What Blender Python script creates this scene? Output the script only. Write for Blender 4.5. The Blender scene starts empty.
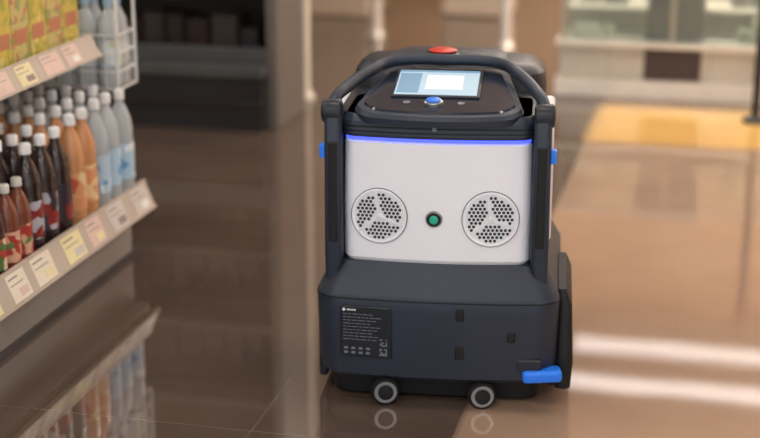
import bpy, bmesh, math, random
from mathutils import Vector, Matrix
random.seed(7)
S=bpy.context.scene
S.view_settings.view_transform='Standard'

# ---------------- materials ----------------
def mat(name,col,rough=0.5,metal=0.0,var=0.06,scale=8,emit=None,es=0,trans=0,ior=1.45,coat=0,bump=0):
    m=bpy.data.materials.new(name); m.use_nodes=True
    nt=m.node_tree; b=nt.nodes['Principled BSDF']
    tc=nt.nodes.new('ShaderNodeTexCoord'); n=nt.nodes.new('ShaderNodeTexNoise'); n.inputs['Scale'].default_value=scale
    nt.links.new(tc.outputs['Object'],n.inputs['Vector'])
    r=nt.nodes.new('ShaderNodeValToRGB')
    r.color_ramp.elements[0].position=.3; r.color_ramp.elements[1].position=.7
    r.color_ramp.elements[0].color=(*[c*(1-var) for c in col],1)
    r.color_ramp.elements[1].color=(*[min(1,c*(1+var)) for c in col],1)
    nt.links.new(n.outputs['Fac'],r.inputs['Fac']); nt.links.new(r.outputs['Color'],b.inputs['Base Color'])
    b.inputs['Roughness'].default_value=rough; b.inputs['Metallic'].default_value=metal
    b.inputs['IOR'].default_value=ior
    b.inputs['Transmission Weight'].default_value=trans
    b.inputs['Coat Weight'].default_value=coat
    if emit: 
        b.inputs['Emission Color'].default_value=(*emit,1); b.inputs['Emission Strength'].default_value=es
    if bump:
        bp=nt.nodes.new('ShaderNodeBump'); bp.inputs['Strength'].default_value=bump; bp.inputs['Distance'].default_value=.002
        n2=nt.nodes.new('ShaderNodeTexNoise'); n2.inputs['Scale'].default_value=300
        nt.links.new(tc.outputs['Object'],n2.inputs['Vector']); nt.links.new(n2.outputs['Fac'],bp.inputs['Height']); nt.links.new(bp.outputs['Normal'],b.inputs['Normal'])
    return m
def rgb(r,g,b): 
    f=lambda c:(c/255/12.92 if c/255<=.04045 else ((c/255+.055)/1.055)**2.4)
    return (f(r),f(g),f(b))

M={}
M['navy']=mat('navy_plastic',rgb(38,47,62),.42,bump=.12)
M['black']=mat('black_plastic',rgb(28,33,43),.38)
M['blackgloss']=mat('black_gloss',rgb(34,42,56),.15,coat=.4)
M['deep']=mat('deep_black',rgb(14,15,18),.6)
M['hole']=mat('grille_hole_dark',rgb(52,55,62),.7)
M['rubber']=mat('rubber',rgb(18,18,20),.8)
M['white']=mat('white_plastic',rgb(238,241,250),.3,var=.01)
M['offwhite']=mat('offwhite_plastic',rgb(226,230,238),.35,var=.02)
M['gap']=mat('gap_grey',rgb(110,112,120),.5)
M['blue']=mat('blue_plastic',rgb(35,115,225),.35,emit=rgb(30,110,230),es=.15)
M['led']=mat('led_blue',rgb(70,80,230),.4,emit=rgb(80,98,255),es=1.3)
M['green']=mat('green_button',rgb(30,150,120),.3,emit=rgb(30,160,130),es=.25)
M['red']=mat('red_button',rgb(205,55,40),.35)
M['grey']=mat('grey_metal',rgb(150,152,155),.3,metal=.8)
M['label']=mat('label_dark',rgb(24,28,36),.25)
M['text']=mat('label_text',rgb(110,116,128),.5)
M['scr']=mat('screen_display',rgb(150,175,190),.2,emit=rgb(185,205,218),es=.55)
M['scr2']=mat('screen_panel',rgb(110,145,170),.2,emit=rgb(125,160,190),es=.45)
M['scr3']=mat('screen_white',rgb(200,205,205),.2,emit=rgb(225,228,228),es=.6)

# ---------------- mesh helpers ----------------
def finish(name,bm,mats,parent=None,loc=(0,0,0),rot=(0,0,0),smooth=35,bevel=0,seg=3):
    bmesh.ops.recalc_face_normals(bm,faces=bm.faces)
    me=bpy.data.meshes.new(name); bm.to_mesh(me); bm.free()
    for m in mats: me.materials.append(m)
    o=bpy.data.objects.new(name,me); S.collection.objects.link(o)
    o.location=loc; o.rotation_euler=rot
    if parent: o.parent=parent
    if smooth:
        me.shade_smooth()
        try: me.set_sharp_from_angle(angle=math.radians(smooth))
        except Exception: pass
    if bevel:
        b=o.modifiers.new('bevel','BEVEL'); b.width=bevel; b.segments=seg; b.limit_method='ANGLE'
    return o
def abox(bm,x0,x1,y0,y1,z0,z1,mi=0):
    v=[bm.verts.new((x,y,z)) for z in (z0,z1) for x,y in ((x0,y0),(x1,y0),(x1,y1),(x0,y1))]
    for q in ((3,2,1,0),(4,5,6,7),(0,1,5,4),(1,2,6,5),(2,3,7,6),(3,0,4,7)):
        f=bm.faces.new([v[i] for i in q]); f.material_index=mi
    return v
def box(name,x0,x1,y0,y1,z0,z1,m,parent=None,bevel=0.004,**k):
    bm=bmesh.new(); abox(bm,x0,x1,y0,y1,z0,z1)
    return finish(name,bm,[m],parent,bevel=bevel,**k)
def empty(name,loc=(0,0,0),rz=0):
    e=bpy.data.objects.new(name,None); e.location=loc; e.rotation_euler=(0,0,rz); e.empty_display_size=.1
    S.collection.objects.link(e); return e
def rr(hx,y0,y1,r,z,bulge=0,n=6,tilt=0,hxb=None,nf=14,cx=0):
    if hxb is None: hxb=hx
    pts=[]
    for i in range(nf+1):
        x=-(hx-r)+2*(hx-r)*i/nf; pts.append((x,y0))
    def arc(cx_,cy_,a0,a1):
        for i in range(1,n+1):
            a=a0+(a1-a0)*i/n; pts.append((cx_+r*math.cos(a),cy_+r*math.sin(a)))
    arc(hx-r,y0+r,-math.pi/2,0)
    arc(hxb-r,y1-r,0,math.pi/2)
    pts.append((-(hxb-r),y1))
    arc(-(hxb-r),y1-r,math.pi/2,math.pi)
    for i in range(0,n):
        a=math.pi+(math.pi/2)*i/n; pts.append((-(hx-r)+r*math.cos(a),y0+r+r*math.sin(a)))
    out=[]
    for x,y in pts:
        w=min(1,max(0,(y0+r*1.01-y)/(r+1e-6)))
        yy=y-bulge*(1-min(1,(x/hx)**2))*w
        out.append((x+cx,yy,z+tilt*(yy-y0)))
    return out
def loft(name,secs,mats,parent=None,caps=True,mi=None,**k):
    bm=bmesh.new(); rows=[[bm.verts.new(p) for p in s] for s in secs]
    n=len(rows[0])
    for i in range(len(rows)-1):
        for j in range(n):
            f=bm.faces.new((rows[i][j],rows[i][(j+1)%n],rows[i+1][(j+1)%n],rows[i+1][j]))
            if mi: f.material_index=mi[i]
    if caps: bm.faces.new(rows[0][::-1]); bm.faces.new(rows[-1])
    return finish(name,bm,mats,parent,**k)
def lathe_into(bm,prof,cx,cy,cz,mis,seg=16,axis='z'):
    rows=[]
    for r,z in prof:
        row=[]
        for j in range(seg):
            a=2*math.pi*(j+.5)/seg
            if axis=='z': p=(cx+r*math.cos(a),cy+r*math.sin(a),cz+z)
            elif axis=='y': p=(cx+r*math.cos(a),cy+z,cz+r*math.sin(a))
            else: p=(cx+z,cy+r*math.cos(a),cz+r*math.sin(a))
            row.append(bm.verts.new(p))
        rows.append(row)
    for i in range(len(rows)-1):
        for j in range(seg):
            f=bm.faces.new((rows[i][j],rows[i][(j+1)%seg],rows[i+1][(j+1)%seg],rows[i+1][j])); f.material_index=mis[i] if isinstance(mis,list) else mis
    f=bm.faces.new(rows[0][::-1]); f.material_index=mis[0] if isinstance(mis,list) else mis
    f=bm.faces.new(rows[-1]); f.material_index=mis[-1] if isinstance(mis,list) else mis
def lathe(name,prof,m,parent=None,loc=(0,0,0),axis='z',seg=32,**k):
    bm=bmesh.new(); mis=k.pop('mis',0); lathe_into(bm,prof,0,0,0,mis,seg,axis)
    return finish(name,bm,m if isinstance(m,list) else [m],parent,loc=loc,**k)
def tube(name,pts,rad,m,parent=None,res=8):
    cu=bpy.data.curves.new(name,'CURVE'); cu.dimensions='3D'; cu.bevel_depth=rad; cu.bevel_resolution=5; cu.use_fill_caps=True
    sp=cu.splines.new('BEZIER'); sp.bezier_points.add(len(pts)-1)
    for bp,p in zip(sp.bezier_points,pts):
        bp.co=p; bp.handle_left_type=bp.handle_right_type='AUTO'
    sp.resolution_u=res
    cu.materials.append(m)
    o=bpy.data.objects.new(name,cu); S.collection.objects.link(o)
    if parent: o.parent=parent
    return o

# ---------------- room shell ----------------
def floor_material():
    m=bpy.data.materials.new('polished_stone_tiles'); m.use_nodes=True; nt=m.node_tree; b=nt.nodes['Principled BSDF']
    L=nt.links.new
    geo=nt.nodes.new('ShaderNodeTexCoord'); sep=nt.nodes.new('ShaderNodeSeparateXYZ'); L(geo.outputs['Object'],sep.inputs[0])
    mp=nt.nodes.new('ShaderNodeMapping'); mp.inputs['Location'].default_value=(1.594,.35,0); L(geo.outputs['Object'],mp.inputs[0])
    br=nt.nodes.new('ShaderNodeTexBrick'); br.offset=0; br.inputs['Scale'].default_value=1
    br.inputs['Brick Width'].default_value=.497; br.inputs['Row Height'].default_value=.9; br.inputs['Mortar Size'].default_value=.003
    br.inputs['Mortar Smooth'].default_value=.3; L(mp.outputs[0],br.inputs['Vector'])
    n=nt.nodes.new('ShaderNodeTexNoise'); n.inputs['Scale'].default_value=2.2; n.inputs['Detail'].default_value=6; L(geo.outputs['Object'],n.inputs['Vector'])
    def ramp(c0,c1):
        r=nt.nodes.new('ShaderNodeValToRGB'); r.color_ramp.elements[0].color=(*c0,1); r.color_ramp.elements[1].color=(*c1,1)
        r.color_ramp.elements[0].position=.3; r.color_ramp.elements[1].position=.7; L(n.outputs['Fac'],r.inputs[0]); return r
    dark=ramp(rgb(84,70,61),rgb(99,83,73)); light=ramp(rgb(160,132,111),rgb(174,146,124)); lit_band=ramp(rgb(226,178,100),rgb(234,190,116))
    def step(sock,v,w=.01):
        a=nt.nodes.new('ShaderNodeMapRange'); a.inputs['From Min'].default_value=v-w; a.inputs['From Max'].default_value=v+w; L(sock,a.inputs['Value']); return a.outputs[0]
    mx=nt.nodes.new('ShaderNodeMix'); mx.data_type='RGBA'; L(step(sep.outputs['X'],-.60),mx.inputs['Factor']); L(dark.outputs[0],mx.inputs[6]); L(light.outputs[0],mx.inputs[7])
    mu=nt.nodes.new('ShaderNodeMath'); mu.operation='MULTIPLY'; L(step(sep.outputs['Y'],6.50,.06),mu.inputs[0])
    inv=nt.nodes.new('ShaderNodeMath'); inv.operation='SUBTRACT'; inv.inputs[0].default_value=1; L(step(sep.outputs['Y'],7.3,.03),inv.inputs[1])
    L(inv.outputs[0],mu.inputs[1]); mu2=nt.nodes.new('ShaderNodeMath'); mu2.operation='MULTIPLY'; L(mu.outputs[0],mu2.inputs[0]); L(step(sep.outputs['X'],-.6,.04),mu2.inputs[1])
    mx2=nt.nodes.new('ShaderNodeMix'); mx2.data_type='RGBA'; L(mu2.outputs[0],mx2.inputs['Factor']); L(mx.outputs[2],mx2.inputs[6]); L(lit_band.outputs[0],mx2.inputs[7])  # warm lit band on the floor, painted into the base colour
    fm=nt.nodes.new('ShaderNodeMath'); fm.operation='MULTIPLY'; L(br.outputs['Fac'],fm.inputs[0]); fm.inputs[1].default_value=.25
    mx3=nt.nodes.new('ShaderNodeMix'); mx3.data_type='RGBA'; L(fm.outputs[0],mx3.inputs['Factor']); L(mx2.outputs[2],mx3.inputs[6]); mx3.inputs[7].default_value=(*rgb(150,132,120),1)
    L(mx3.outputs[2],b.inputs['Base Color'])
    b.inputs['Roughness'].default_value=.035; b.inputs['IOR'].default_value=2.5
    n3=nt.nodes.new('ShaderNodeTexNoise'); n3.inputs['Scale'].default_value=2.5; L(geo.outputs['Object'],n3.inputs['Vector'])
    bp=nt.nodes.new('ShaderNodeBump'); bp.inputs['Strength'].default_value=.12; bp.inputs['Distance'].default_value=.003; L(n3.outputs['Fac'],bp.inputs['Height']); L(bp.outputs['Normal'],b.inputs['Normal'])
    return m
def slab(name,x0,x1,y0,y1,z0,z1,m): return box(name,x0,x1,y0,y1,z0,z1,m,bevel=0,smooth=0)
XL,XR,YB,YF,H=-4.6,4.2,12.6,-1.5,3.0
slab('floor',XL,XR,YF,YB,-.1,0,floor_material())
wallm=mat('warm_wall_paint',rgb(228,204,180),.6,var=.03,scale=2)
wallb=mat('back_wall_panel',rgb(246,212,174),.6,var=.05,scale=1.2)
ceilm=mat('ceiling_paint',rgb(205,195,185),.8,var=.02)
slab('wall_back',XL,XR,YB,YB+.1,0,H,wallb)
slab('wall_left',XL-.1,XL,YF,YB,0,H,wallm)
slab('wall_right',XR,XR+.1,YF,YB,0,H,wallm)
slab('ceiling',XL,XR,YF,YB,H,H+.1,ceilm)
slab('baseboard_back',XL,XR,YB-.02,YB,0,.12,mat('baseboard_paint',rgb(120,100,85),.5))

def lampmat(n,es,c=(1,.95,.9)): return mat(n,(1,1,1),.5,emit=c,es=es)
lampm=lampmat('lamp_diffuser',12); lampfill=lampmat('hall_fill_diffuser',40,(1,.90,.78)); lampd=lampmat('lamp_diffuser_dim',2.2,(1,.93,.90))
lampf=mat('lamp_frame',rgb(200,200,200),.5)
def ceiling_or_fill_light(x,y,w,d,m=lampm):
    e=empty('ceiling_or_fill_light',(x,y,H))
    box('frame',-w/2-.03,w/2+.03,-d/2-.03,d/2+.03,-.03,0,lampf,e)
    box('diffuser',-w/2,w/2,-d/2,d/2,-.045,-.028,m,e,bevel=0)
for x in (-2.6,-.7,1.4):
    for y in (-.6,1.2,3.4,5.8): ceiling_or_fill_light(x,y,1.2,.35)  # rows nearest the camera are unseen fill, added to brighten the robot front
for x in (-.4,1.4,3.1): ceiling_or_fill_light(x,8.6,1.4,.4,lampfill)  # unseen fill panels, added to brighten the back area and its floor reflection
for y in (10.85,11.65): ceiling_or_fill_light(.5,y,3.2,.28,lampd)

# ---------------- robot ----------------
R=empty('floor_cleaning_robot',(-.686,3.496,0),math.radians(6.6))
def P(x,bulge,hx,y0): return y0-bulge*(1-(x/hx)**2)
secs=[rr(.288,.030,.60,.05,.070,.022),rr(.300,.012,.62,.055,.084,.022),rr(.305,.004,.625,.055,.115,.022),
      rr(.310,.0,.63,.055,.262,.022),rr(.310,.0,.63,.055,.296,.022),rr(.306,.004,.625,.055,.305,.022),rr(.288,.026,.60,.05,.342,.022),rr(.266,.045,.58,.045,.378,.02)]
loft('lower_body',secs,[M['navy']],R,smooth=28,loc=(.005,0,0))
loft('bumper_seam',[rr(.3115,-.0015,.632,.055,.0,.022),rr(.3115,-.0015,.632,.055,.0025,.022)],[M['deep']],R,loc=(.005,0,.291))
loft('brush_deck',[rr(.27,.06,.56,.05,.010,.0),rr(.28,.05,.57,.05,.073,.0)],[M['deep']],R)
loft('body_core',[rr(.255,.075,.58,.05,.37,.01),rr(.262,.07,.58,.05,.60,.01),rr(.262,.07,.58,.05,.68,.01),rr(.262,.06,.58,.05,.738,.01),rr(.25,.07,.57,.05,.755,.01)],[M['black']],R)
WX=.237; ZT=.692
loft('front_shell',[rr(WX-.006,.052,.2,.03,.378,.02),rr(WX,.046,.2,.032,.388,.02),rr(WX,.044,.2,.032,.55,.02),rr(WX-.002,.05,.2,.032,ZT-.006,.02),rr(WX-.006,.056,.2,.03,ZT,.02)],[M['white']],R,smooth=30)
loft('led_strip',[rr(WX-.004,.05,.15,.03,ZT,.021),rr(WX-.004,.05,.15,.03,ZT+.009,.021)],[M['led']],R)
loft('hood',[rr(.239,.048,.3,.035,ZT+.009,.022),rr(.242,.042,.3,.035,ZT+.017,.022),rr(.240,.045,.3,.035,.740,.022),rr(.230,.058,.3,.035,.755,.022)],[M['navy']],R,smooth=25)
for i in range(2):
    loft('hood_groove_%d'%(i+1),[rr(.2425,.0405,.2,.035,ZT+.023+i*.012,.022),rr(.2425,.0405,.2,.035,ZT+.0255+i*.012,.022)],[M['deep']],R)
T=.15
loft('console_base',[rr(.208,.035,.37,.05,.738,.03,hxb=.165,tilt=0),rr(.210,.032,.37,.05,.756,.03,hxb=.168,tilt=T),rr(.204,.038,.365,.05,.766,.03,hxb=.163,tilt=T)],[M['navy']],R,smooth=25)
loft('console_face',[rr(.190,.052,.35,.05,.768,.028,hxb=.150,tilt=T),rr(.187,.055,.347,.05,.773,.028,hxb=.148,tilt=T)],[M['blackgloss']],R)
ta=math.atan(T)
cons=empty('console_screen',(-.014,.055,.7725)); cons.rotation_euler=(ta,0,0); cons.parent=R
box('screen_bezel',-.112,.112,.072,.27,0,.006,M['black'],cons,bevel=.004)
box('screen_display',-.104,.104,.080,.258,.006,.0072,M['scr'],cons,bevel=0)
box('screen_map',-.03,.065,.12,.222,.0072,.0076,M['scr3'],cons,bevel=0)
box('screen_menu',-.10,-.045,.09,.235,.0072,.0076,M['scr2'],cons,bevel=0)
box('screen_bar',-.104,.104,.244,.258,.0076,.008,M['scr2'],cons,bevel=0)
lathe('knob_ring',[(.024,0),(.024,.006),(.019,.009)],M['grey'],cons,(0,.034,0))
lathe('knob',[(.018,0),(.018,.012),(.012,.014)],M['blue'],cons,(0,.034,0))
for i,x in enumerate((-.068,.068)):
    lathe('touch_key_%d'%(i+1),[(.009,0),(.009,.001)],M['text'],cons,(x,.040,0))
lathe('hood_badge',[(.006,-.003),(.005,-.004)],M['text'],R,(-.006,.022,.728),axis='y')
loft('rear_tank',[rr(.245,.38,.66,.07,.30),rr(.262,.37,.66,.08,.5),rr(.262,.37,.66,.08,.765),rr(.255,.38,.65,.08,.795),rr(.235,.40,.635,.075,.812),rr(.20,.43,.61,.07,.818)],[M['black']],R,smooth=30)
loft('tank_lid',[rr(.15,.42,.60,.05,.814),rr(.15,.42,.60,.05,.826),rr(.14,.43,.59,.05,.832)],[M['navy']],R)
lathe('emergency_stop_collar',[(.048,0),(.048,.006),(.042,.009)],M['black'],R,(-.02,.47,.830))
lathe('emergency_stop',[(.030,0),(.038,.005),(.038,.008),(.030,.011),(.01,.012)],M['red'],R,(-.02,.47,.837))
for s,nm in ((-1,'left'),(1,'right')):
    x=s*.259
    loft('pillar_'+nm,[rr(.018,.03,.10,.012,.33,cx=s*.264,nf=3),rr(.023,.018,.10,.014,.395,cx=x,nf=3),rr(.022,.018,.10,.014,.60,cx=x,nf=3),rr(.022,.022,.10,.014,.75,cx=x,nf=3),rr(.018,.035,.09,.012,.770,cx=x,nf=3)],[M['navy']],R,smooth=40)
    box('pillar_inset_'+nm,x-.012,x+.012,.0165,.03,.43,.69,M['deep'],R,bevel=.004)
    lathe('hinge_'+nm,[(.018,-.026),(.027,-.023),(.030,-.017),(.030,.017),(.027,.023),(.018,.026)],M['black'],R,(s*.263,.05,.762),axis='x')
    box('side_lamp_'+nm,s*.286-.008,s*.286+.008,.03,.06,.645,.68,M['blue'],R,bevel=.004)
    box('side_panel_'+nm,s*.270-.016,s*.270+.016,.12,.36,.42,.75,M['offwhite'],R,bevel=.01)
    box('side_skirt_'+nm,s*.30-.012,s*.30+.012,.1,.55,.03,.28,M['black'],R,bevel=.01)
hp=[(-.263,.05,.764),(-.259,.07,.785),(-.237,.14,.805),(-.188,.25,.828),(-.152,.32,.836),(-.11,.345,.839),(0,.35,.840),(.11,.345,.839),(.152,.32,.836),(.188,.25,.828),(.237,.14,.805),(.259,.07,.785),(.263,.05,.764)]
tube('handle_bar',hp,.0150,M['navy'],R)
loft('side_brush_guard',[rr(.02,.04,.42,.018,.05,cx=.328,nf=3),rr(.023,.04,.42,.02,.12,cx=.330,nf=3),rr(.018,.05,.40,.016,.27,cx=.328,nf=3),rr(.010,.07,.38,.009,.31,cx=.320,nf=3)],[M['deep']],R)
lathe('drive_wheel_right',[(.07,-.02),(.085,-.016),(.085,.016),(.07,.02)],M['rubber'],R,(.28,.40,.085),axis='x')
lathe('drive_wheel_left',[(.07,-.02),(.085,-.016),(.085,.016),(.07,.02)],M['rubber'],R,(-.28,.40,.085),axis='x')
def speaker(nm,cx):
    by=P(cx,.02,WX,.044)
    e=empty(nm,(cx,by,.500)); e.parent=R
    e.rotation_euler=(0,0,math.atan(2*.02*cx/WX**2))
    lathe('rim',[(.064,.002),(.070,.001),(.0705,-.003),(.069,-.005),(.066,-.005),(.063,-.002)],M['white'],e,axis='y',seg=48)
    lathe('gap',[(.0725,.002),(.0725,-.0012)],M['gap'],e,axis='y',seg=48)
    lathe('grille',[(.064,.001),(.064,-.003)],M['offwhite'],e,axis='y',seg=48)
    bm=bmesh.new(); sp=.0106
    for i in range(-8,9):
        for j in range(-8,9):
            x=(i+.5*(j%2))*sp; z=j*sp*.87; r=math.hypot(x,z)
            if r>.0590 or r<.012: continue
            a=math.degrees(math.atan2(z,x))
            ok=True
            for sa in (98,218,338):
                d=abs((a-sa+180)%360-180)
                if d<90 and abs(r*math.sin(math.radians(d)))<.0070: ok=False
            if ok: lathe_into(bm,[(.0040,0),(.0040,-.0042)],x,0,z,0,10,'y')
    finish('grille_holes',bm,[M['hole']],e)
    for k,sa in enumerate((98,218,338)):
        a=math.radians(sa)
        bm=bmesh.new()
        L_=.066; w0=.0045; w1=.0032
        d=Vector((math.cos(a),0,math.sin(a))); n=Vector((-math.sin(a),0,math.cos(a)))
        c=[n*w0,-n*w0,d*L_-n*w1,d*L_+n*w1]
        vs=[bm.verts.new(p+Vector((0,-.003,0))) for p in c]+[bm.verts.new(p+Vector((0,-.0050,0))) for p in c]
        for q in ((0,1,2,3),(4,5,6,7),(0,1,5,4),(1,2,6,5),(2,3,7,6),(3,0,4,7)): bm.faces.new([vs[t] for t in q])
        finish('spoke_%d'%(k+1),bm,[M['offwhite']],e,bevel=.0010)
    lathe('hub',[(.008,-.003),(.008,-.0055),(.006,-.0065)],M['offwhite'],e,axis='y')
speaker('speaker_left',-.143); speaker('speaker_right',.136)
by=P(0,.02,WX,.044)
lathe('power_button_ring',[(.021,.002),(.021,-.004),(.018,-.007),(.014,-.007)],M['grey'],R,(-.005,by,.498),axis='y')
lathe('power_button_bezel',[(.0175,-.005),(.0175,-.0075)],M['deep'],R,(-.005,by,.498),axis='y')
lathe('power_button',[(.011,-.006),(.011,-.010),(.008,-.012)],M['green'],R,(-.005,by,.498),axis='y')
lab=empty('rating_label',(-.172,P(-.172,.022,.308,.0)-.002,.208)); lab.parent=R; lab.rotation_euler=(0,0,-math.atan(2*.022*.175/.308**2))
box('plate',-.066,.066,-.002,.012,-.070,.066,M['label'],lab,bevel=.003)
bm=bmesh.new()
for i in range(9):
    z=.044-i*.0085
    x=-.058
    while x<.028-(.02 if i%3==0 else 0):
        w=random.uniform(.006,.018); abox(bm,x,x+w,-.0027,-.002,z,z+.0018); x+=w+.003
for i in range(2):
    for jx in range(4):
        abox(bm,-.056+jx*.019,-.046+jx*.019,-.0027,-.002,-.05-.012*i,-.044-.012*i)
for g in (0,.026):
    for i in range(5):
        for j in range(5):
            if random.random()<.6: abox(bm,.036+i*.004,.0395+i*.004,-.0027,-.002,-.022-g-j*.004,-.0185-g-j*.004)
finish('print',bm,[M['text']],lab,smooth=0)
bm=bmesh.new(); lathe_into(bm,[(.004,-.002),(.004,-.0032)],-.056,0,.056,0,12,'y')
for i in range(4): abox(bm,-.048+i*.006,-.0435+i*.006,-.0028,-.002,.054,.058)
finish('logo_print',bm,[M['offwhite']],lab,smooth=0)
for i,(x,z,hh) in enumerate(((.066,.262,.018),(.066,.160,.018),(.195,.205,.014))):
    y=P(x,.022,.308,.0)
    box('latch_%d'%(i+1),x-.011,x+.011,y-.002,y+.012,z-hh,z+hh,M['deep'],R,bevel=.004)
box('corner_recess',.21,.275,P(.245,.022,.308,0)-.002,.05,.110,.145,M['black'],R,bevel=.006)
tb=box('blue_pedal',-.05,.05,-.02,.03,-.016,.016,M['blue'],R,bevel=.01); tb.location=(.275,.0,.102); tb.rotation_euler=(0,math.radians(-2),math.radians(8))
for i,x in enumerate((-.125,.124)):
    e=empty('caster_%d'%(i+1),(x,.008,.037)); e.parent=R; e.rotation_euler=(0,0,math.radians(12))
    lathe('tyre',[(.024,-.012),(.034,-.010),(.037,-.005),(.037,.005),(.034,.010),(.024,.012)],M['rubber'],e,axis='y')
    lathe('rim',[(.008,-.0135),(.029,-.0135),(.029,-.012),(.020,.012)],M['grey'],e,axis='y')
    lathe('axle',[(.020,-.014),(.020,-.017),(.009,-.019)],M['deep'],e,axis='y')
    box('fork',-.018,.018,.014,.018,.0,.045,M['black'],e,bevel=.002)

# ---------------- grocery shelf ----------------
shm=mat('shelf_enamel',rgb(190,182,172),.4); lipm=mat('shelf_lip',rgb(186,172,158),.4); plm=mat('plinth_enamel',rgb(150,142,136),.35)
bkm=mat('shelf_back',rgb(70,66,64),.6)
G=empty('grocery_shelf')
Y0,Y1=1.6,4.5
box('plinth',-2.6,-1.922,Y0,Y1,0,.165,plm,G)
box('kick_strip',-2.0,-1.915,Y0,Y1+.003,0,.02,mat('kick',rgb(60,56,54),.5),G,bevel=.002)
box('lower_deck',-2.6,-1.87,Y0,Y1,.165,.195,shm,G)
box('upper_deck',-2.6,-2.02,Y0,Y1-.02,.69,.712,shm,G)
box('top_deck',-2.6,-2.08,Y0,Y1-.02,1.2,1.222,shm,G)
box('back_panel',-2.64,-2.6,Y0,Y1,0,1.75,bkm,G)
for i,y in enumerate((Y0,3.0,Y1-.04)): box('upright_%d'%(i+1),-2.6,-2.56,y,y+.04,.1,1.75,shm,G)
tagc=[mat('tag_'+n,rgb(*c),.5) for n,c in (('cream',(228,218,200)),('grey',(205,196,190)),('yellow',(230,218,170)),('white',(235,232,226)),('rose',(218,190,178)))]
inkm=mat('tag_ink',rgb(150,130,124),.6)
def lip(nm,xt,zt_,xb,zb,y0,y1,first):
    bm=bmesh.new()
    d=Vector((xb-xt,0,zb-zt_)); n=Vector((-d.z,0,d.x)).normalized()
    if n.x<0:n=-n
    def q(y0,y1,u0,u1,o0,o1,mi):
        c=[]
        for o in (o0,o1):
            for (u,y) in ((u0,y0),(u0,y1),(u1,y1),(u1,y0)):
                c.append(bm.verts.new(Vector((xt,y,zt_))+d*u+n*o))
        for f in ((0,1,2,3),(4,5,6,7),(0,1,5,4),(1,2,6,5),(2,3,7,6),(3,0,4,7)):
            bm.faces.new([c[k] for k in f]).material_index=mi
    q(y0,y1,0,1,-.012,0,0)
    q(y0,y1,-.03,.05,-.012,.004,0); q(y0,y1,.95,1.03,-.012,.004,0)
    y=y0+first
    while y<y1-.1:
        w=random.uniform(.10,.13); c=1+random.randrange(5)
        q(y,y+w,.08,.92,0,.002,c)
        q(y+.01,y+w*.6,.2,.25,.002,.0026,6); q(y+.01,y+w*.8,.4,.43,.002,.0026,6)
        q(y+w*.45,y+w*.9,.58,.82,.002,.0026,1+random.randrange(5) if random.random()<.8 else 6)
        y+=w+random.uniform(.02,.08)
    return finish(nm,bm,[lipm]+tagc+[inkm],G,smooth=0)
lip('lower_price_rail',-1.868,.268,-1.832,.180,Y0,Y1,.05)
lip('upper_price_rail',-2.01,.757,-1.975,.69,Y0,Y1-.05,.02)
lip('top_price_rail',-2.07,1.265,-2.04,1.2,Y0,Y1-.05,.02)

def bottles(nm,prof,mis,mats,xs,ys,z,jit=.004,hscale=1,parent=None):
    bm=bmesh.new()
    for x in xs:
        for y in ys:
            s=hscale*random.uniform(.99,1.01)
            lathe_into(bm,[(r,h*s) for r,h in prof],x+random.uniform(-jit,jit),y+random.uniform(-jit,jit),z,mis,16)
    return finish(nm,bm,mats,parent,smooth=50)
prof=[(.034,0),(.041,.008),(.042,.05),(.039,.062),(.042,.074),(.042,.075),(.042,.165),(.042,.168),(.039,.185),(.041,.20),(.036,.228),(.022,.258),(.0145,.27),(.0145,.279),(.0175,.28),(.0175,.302),(.014,.305)]
mis=([0]*5+[1,1]+[0]*6+[2]*3)[:len(prof)-1]
prof2=[(r*.86,h*.95) for r,h in prof]
capw=mat('cap_white',rgb(225,225,225),.4); capb=mat('cap_grey',rgb(200,196,190),.4); capn=mat('cap_blue',rgb(150,180,205),.4); capk=mat('cap_dark',rgb(120,110,106),.4)
zb=.1955
xs4=[-1.925-.092*i for i in range(6)]
xs5=[-1.915-.078*i for i in range(7)]
water=mat('water_bottle_plastic',rgb(228,233,236),.12,trans=.5,ior=1.33,var=.02)
def labelmat(name,c1,c2,c3,sc=30):
    m=bpy.data.materials.new(name); m.use_nodes=True; nt=m.node_tree; b=nt.nodes['Principled BSDF']
    tc=nt.nodes.new('ShaderNodeTexCoord'); v=nt.nodes.new('ShaderNodeTexVoronoi'); v.inputs['Scale'].default_value=sc
    nt.links.new(tc.outputs['Object'],v.inputs['Vector']); sp=nt.nodes.new('ShaderNodeSeparateColor'); nt.links.new(v.outputs['Color'],sp.inputs[0])
    r=nt.nodes.new('ShaderNodeValToRGB'); r.color_ramp.interpolation='CONSTANT'
    r.color_ramp.elements[0].color=(*rgb(*c1),1); r.color_ramp.elements[1].position=.55; r.color_ramp.elements[1].color=(*rgb(*c2),1)
    e=r.color_ramp.elements.new(.82); e.color=(*rgb(*c3),1)
    nt.links.new(sp.outputs[0],r.inputs[0]); nt.links.new(r.outputs[0],b.inputs['Base Color']); b.inputs['Roughness'].default_value=.35
    return m
bottles('water_bottles',prof,mis,[water,labelmat('water_label',(180,208,228),(110,165,210),(235,240,245)),capw],xs4,[4.45,4.355,4.26],zb,hscale=1.28,parent=G)
bottles('orange_drink_bottles',prof,mis,[mat('orange_drink',rgb(200,142,96),.15,coat=.4),labelmat('orange_label',(215,150,105),(230,200,150),(190,80,50)),capw],xs4,[4.165,4.07],zb,hscale=1.26,parent=G)
bottles('cola_bottles',prof,mis,[mat('cola',rgb(48,36,36),.12,coat=.5),labelmat('cola_label',(56,46,54),(140,44,42),(180,180,190)),capw],xs4,[3.975,3.88,3.785],zb,hscale=1.2,parent=G)
ya=[3.700-.0785*i for i in range(24)]
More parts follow.
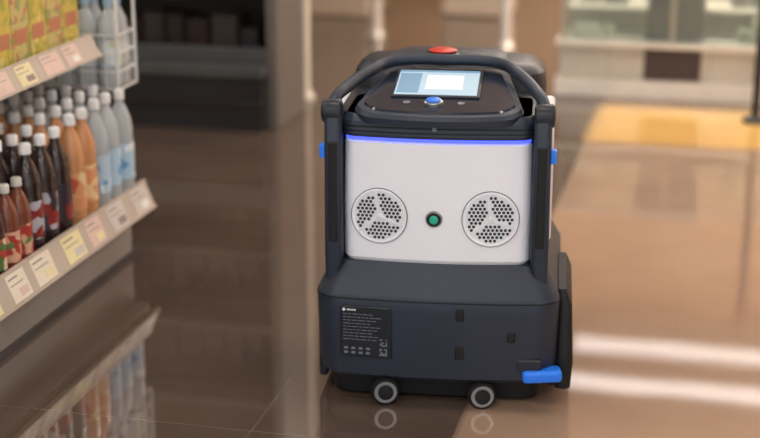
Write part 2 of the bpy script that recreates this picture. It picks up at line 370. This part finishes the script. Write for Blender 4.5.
bottles('tea_bottles',prof2,mis,[mat('tea',rgb(120,66,50),.15,coat=.4),labelmat('tea_label',(176,58,50),(214,170,140),(96,128,70),40),capb],xs5,[y for i,y in enumerate(ya) if (i//2)%2==0],zb,hscale=1.0,parent=G)
bottles('soda_bottles',prof2,mis,[mat('soda',rgb(66,46,42),.15,coat=.4),labelmat('soda_label',(90,120,70),(190,64,52),(220,200,170),40),capk],xs5,[y for i,y in enumerate(ya) if (i//2)%2==1],zb,hscale=1.0,parent=G)

def cartons(nm,mats,ylist,w,h,d,z,x0):
    bm=bmesh.new()
    for i,y in enumerate(ylist):
        for k in range(2):
            zz=z+k*(h+.001)
            abox(bm,x0-d,x0,y,y+w,zz,zz+h,i%2 if len(mats)>2 else 0)
            abox(bm,x0,x0+.0015,y+w*.12,y+w*.88,zz+h*.55,zz+h*.85,len(mats)-1)
    return finish(nm,bm,mats,G,smooth=0,bevel=.002,seg=1)
ylw=labelmat('tea_carton_print',(212,190,86),(178,172,76),(226,208,130),40)
grn=labelmat('green_carton_print',(134,154,80),(205,192,96),(190,110,70),40)
wht=mat('carton_panel',rgb(218,200,124),.5)
cartons('tea_cartons',[ylw,grn,wht],[1.65+.13*i for i in range(16)],.124,.16,.4,.7125,-2.045)
cartons('snack_cartons',[labelmat('snack_print',(206,190,120),(160,164,100),(200,130,100),40),ylw,mat('carton_panel_red',rgb(196,130,96),.5)],[3.75+.116*i for i in range(6)],.112,.15,.38,.7125,-2.045)
cartons('cereal_cartons',[ylw,grn,wht],[1.65+.2*i for i in range(13)],.19,.2,.3,1.2225,-2.12)

W=empty('wire_basket_rack')
wm=mat('white_wire',rgb(225,225,222),.35)
bx0,bx1,by0,by1=-2.34,-1.955,4.53,4.68
bm=bmesh.new()
def wire(a,b,r=.003):
    a=Vector(a);b=Vector(b);d=(b-a); L_=d.length; q=d.to_track_quat('Z','Y')
    rows=[[bm.verts.new(a+q@Vector((r*math.cos(t*math.pi/3),r*math.sin(t*math.pi/3),zz))) for t in range(6)] for zz in (0,L_)]
    for j in range(6): bm.faces.new((rows[0][j],rows[0][(j+1)%6],rows[1][(j+1)%6],rows[1][j]))
    bm.faces.new(rows[0][::-1]); bm.faces.new(rows[1])
for tier in (.56,.98):
    for zz in (0,.06,.12,.18):
        wire((bx0,by0,tier+zz),(bx1,by0,tier+zz)); wire((bx1,by0,tier+zz),(bx1,by1,tier+zz)); wire((bx1,by1,tier+zz),(bx0,by1,tier+zz)); wire((bx0,by1,tier+zz),(bx0,by0,tier+zz))
    n=9
    for i in range(n+1):
        x=bx0+(bx1-bx0)*i/n
        wire((x,by0,tier),(x,by0,tier+.18),.002); wire((x,by1,tier),(x,by1,tier+.18),.002); wire((x,by0,tier),(x,by1,tier),.002)
    for i in range(5):
        y=by0+(by1-by0)*i/4; wire((bx1,y,tier),(bx1,y,tier+.18),.002); wire((bx0,y,tier),(bx1,y,tier),.002)
for x in (bx0,bx1):
    for y in (by0,by1): wire((x,y,.56),(x,y,1.6),.006)
finish('wire_frame',bm,[wm],W)
box('hook_plate',bx0,bx0+.03,4.5,4.532,.56,1.5,wm,W)
bottles('mineral_water_bottles',prof2,mis,[water,labelmat('mineral_label',(220,228,230),(170,190,205),(200,205,180)),capn],[-2.0,-2.08,-2.16,-2.24],[4.572,4.645],.563,jit=.0,parent=W)

# ---------------- refrigerated case (back left) ----------------
C=empty('display_cooler')
dk=mat('cooler_dark',rgb(40,39,42),.35); dk2=mat('cooler_trim',rgb(76,80,80),.35); dk3=mat('cooler_inner',rgb(34,30,30),.6); endp=mat('cooler_end_panel',rgb(110,104,100),.4)
box('base',-4.4,-2.04,6.32,6.95,0,.25,dk,C)
box('base_bumper',-4.4,-2.03,6.30,6.33,.10,.135,dk3,C)
box('deck_sill',-4.4,-2.03,6.29,6.62,.25,.30,dk2,C)
box('sill_glass',-4.4,-2.04,6.36,6.40,.30,.37,dk2,C)
box('body',-4.4,-2.04,6.72,6.95,.25,2.1,dk3,C)
box('canopy',-4.4,-2.04,6.38,6.95,2.0,2.15,dk,C)
for i,z in enumerate((.62,1.0,1.4)): box('shelf_%d'%(i+1),-4.4,-2.06,6.45,6.74,z,z+.025,dk2,C)
box('end_panel',-2.04,-1.99,6.40,6.85,0,2.15,endp,C)
bm=bmesh.new()
for z in (.302,.646,1.026):
    x=-4.3
    while x<-2.15:
        w=random.uniform(.06,.12); h=random.uniform(.12,.24)
        abox(bm,x,x+w,6.52,6.71,z,z+h,random.randrange(4)); x+=w+.02
finish('chilled_packages',bm,[mat('pk%d'%i,rgb(*c),.5) for i,c in enumerate(((56,48,46),(46,44,50),(62,55,50),(48,36,34)))],C,smooth=0)

chrome=mat('pole_metal',rgb(224,216,208),.25,metal=.4); beige=mat('column_stone',rgb(205,186,166),.4)
def stand(nm,x,y,r,h,m):
    bm=bmesh.new(); lathe_into(bm,[(r*1.8,0),(r*1.8,.012),(r*1.3,.03),(r,.05),(r,h-.02),(r*1.4,h-.01),(r*1.4,h)],0,0,0,0,24)
    return finish(nm,bm,[m],None,loc=(x,y,0))
stand('support_pole',-2.06,7.08,.028,2.95,mat('pole_cream',rgb(240,228,214),.3))
stand('support_pole',-2.13,8.9,.035,2.95,chrome)
stand('support_pole',-1.30,8.7,.035,2.95,chrome)
box('stone_column',-3.1,-2.35,9.6,10.2,0,H-.002,beige,bevel=.02)
box('stone_column',-1.9,-1.45,9.8,10.2,0,H-.002,beige,bevel=.02)

# back right glass display counter
D=empty('display_counter')
wc=mat('counter_white',rgb(245,238,226),.3); gl=mat('counter_panel',rgb(206,200,186),.2); fr=mat('counter_frame',rgb(178,170,154),.4)
glass=mat('counter_glass',rgb(225,235,228),.05,trans=.85,ior=1.15,var=.01)
box('plinth',-.86,2.6,7.45,8.1,0,.085,wc,D)
box('front_panel',-.84,2.6,7.50,8.1,.085,.25,gl,D)
box('deck',-.86,2.6,7.46,8.1,.25,.275,wc,D)
box('rear_riser',-.84,2.6,7.80,8.08,.275,.40,fr,D)
box('upper_shelf',-.84,2.6,7.7,8.1,.40,.415,wc,D)
for i,x in enumerate((-.84,-.3,.3,.9,1.5,2.1,2.57)): box('post_%d'%(i+1),x,x+.025,7.5,7.525,.27,.62,fr,D)
box('rail',-.84,2.6,7.5,7.525,.60,.62,wc,D)
box('glass_front',-.84,2.6,7.508,7.514,.275,.60,glass,D,bevel=0)
for i,x in enumerate((-.6,-.1,.1,.6)): box('drawer_gap_%d'%(i+1),x,x+.008,7.498,7.51,.1,.24,fr,D,bevel=0)
bm=bmesh.new()
for z,yy in ((.277,7.58),(.417,7.82)):
    x=-.78
    while x<2.5:
        w=random.uniform(.05,.16); h=random.uniform(.04,.11)
        if not(-.6<x<-.02): abox(bm,x,x+w,yy,yy+.15,z,z+h,random.randrange(6))
        x+=w+random.uniform(.005,.03)
finish('displayed_goods',bm,[mat('gd%d'%i,rgb(*c),.5) for i,c in enumerate(((160,168,148),(215,212,198),(128,134,126),(196,186,164),(140,138,132),(205,206,190)))],D,smooth=0)
nv=mat('bag_dark',rgb(52,52,62),.5); br=mat('case_brown',rgb(80,66,64),.6)
box('dark_door',-.42,-.14,7.49,7.51,.09,.245,br,D)
box('dark_case',-.42,-.14,7.56,7.78,.277,.50,br,D,bevel=.01)
box('dark_case_lid',-.44,-.12,7.55,7.79,.50,.66,nv,D,bevel=.02)
Bp=empty('barrier_post',(.13,7.05,0))
lathe('base',[(.06,0),(.06,.015),(.03,.03)],dk,Bp); lathe('pole',[(.020,.02),(.020,.95)],dk,Bp); lathe('head',[(.032,.9),(.036,.92),(.036,.99),(.03,1.0)],mat('barrier_red',rgb(150,40,36),.4),Bp)
for x,w,z0,z1 in ((-1.55,.4,1.3,2.1),(.9,.9,1.1,2.0)):
    box('wall_poster',x,x+w,YB-.03,YB-.001,z0,z1,mat('poster_brown',rgb(160,118,92),.5),bevel=.004)

# ---------------- world, camera ----------------
w=bpy.data.worlds.new('World'); S.world=w; w.use_nodes=True
w.node_tree.nodes['Background'].inputs[0].default_value=(.93,.96,1,1); w.node_tree.nodes['Background'].inputs[1].default_value=1.25

cam=bpy.data.cameras.new('Camera'); co=bpy.data.objects.new('Camera',cam); S.collection.objects.link(co)
co.location=(0,0,1.571); co.rotation_euler=(math.radians(90-16.66),0,math.radians(13.3))
cam.sensor_width=36; cam.lens=71.05; cam.clip_start=.05
cam.dof.use_dof=True; cam.dof.focus_distance=3.72; cam.dof.aperture_fstop=1.5
S.camera=co
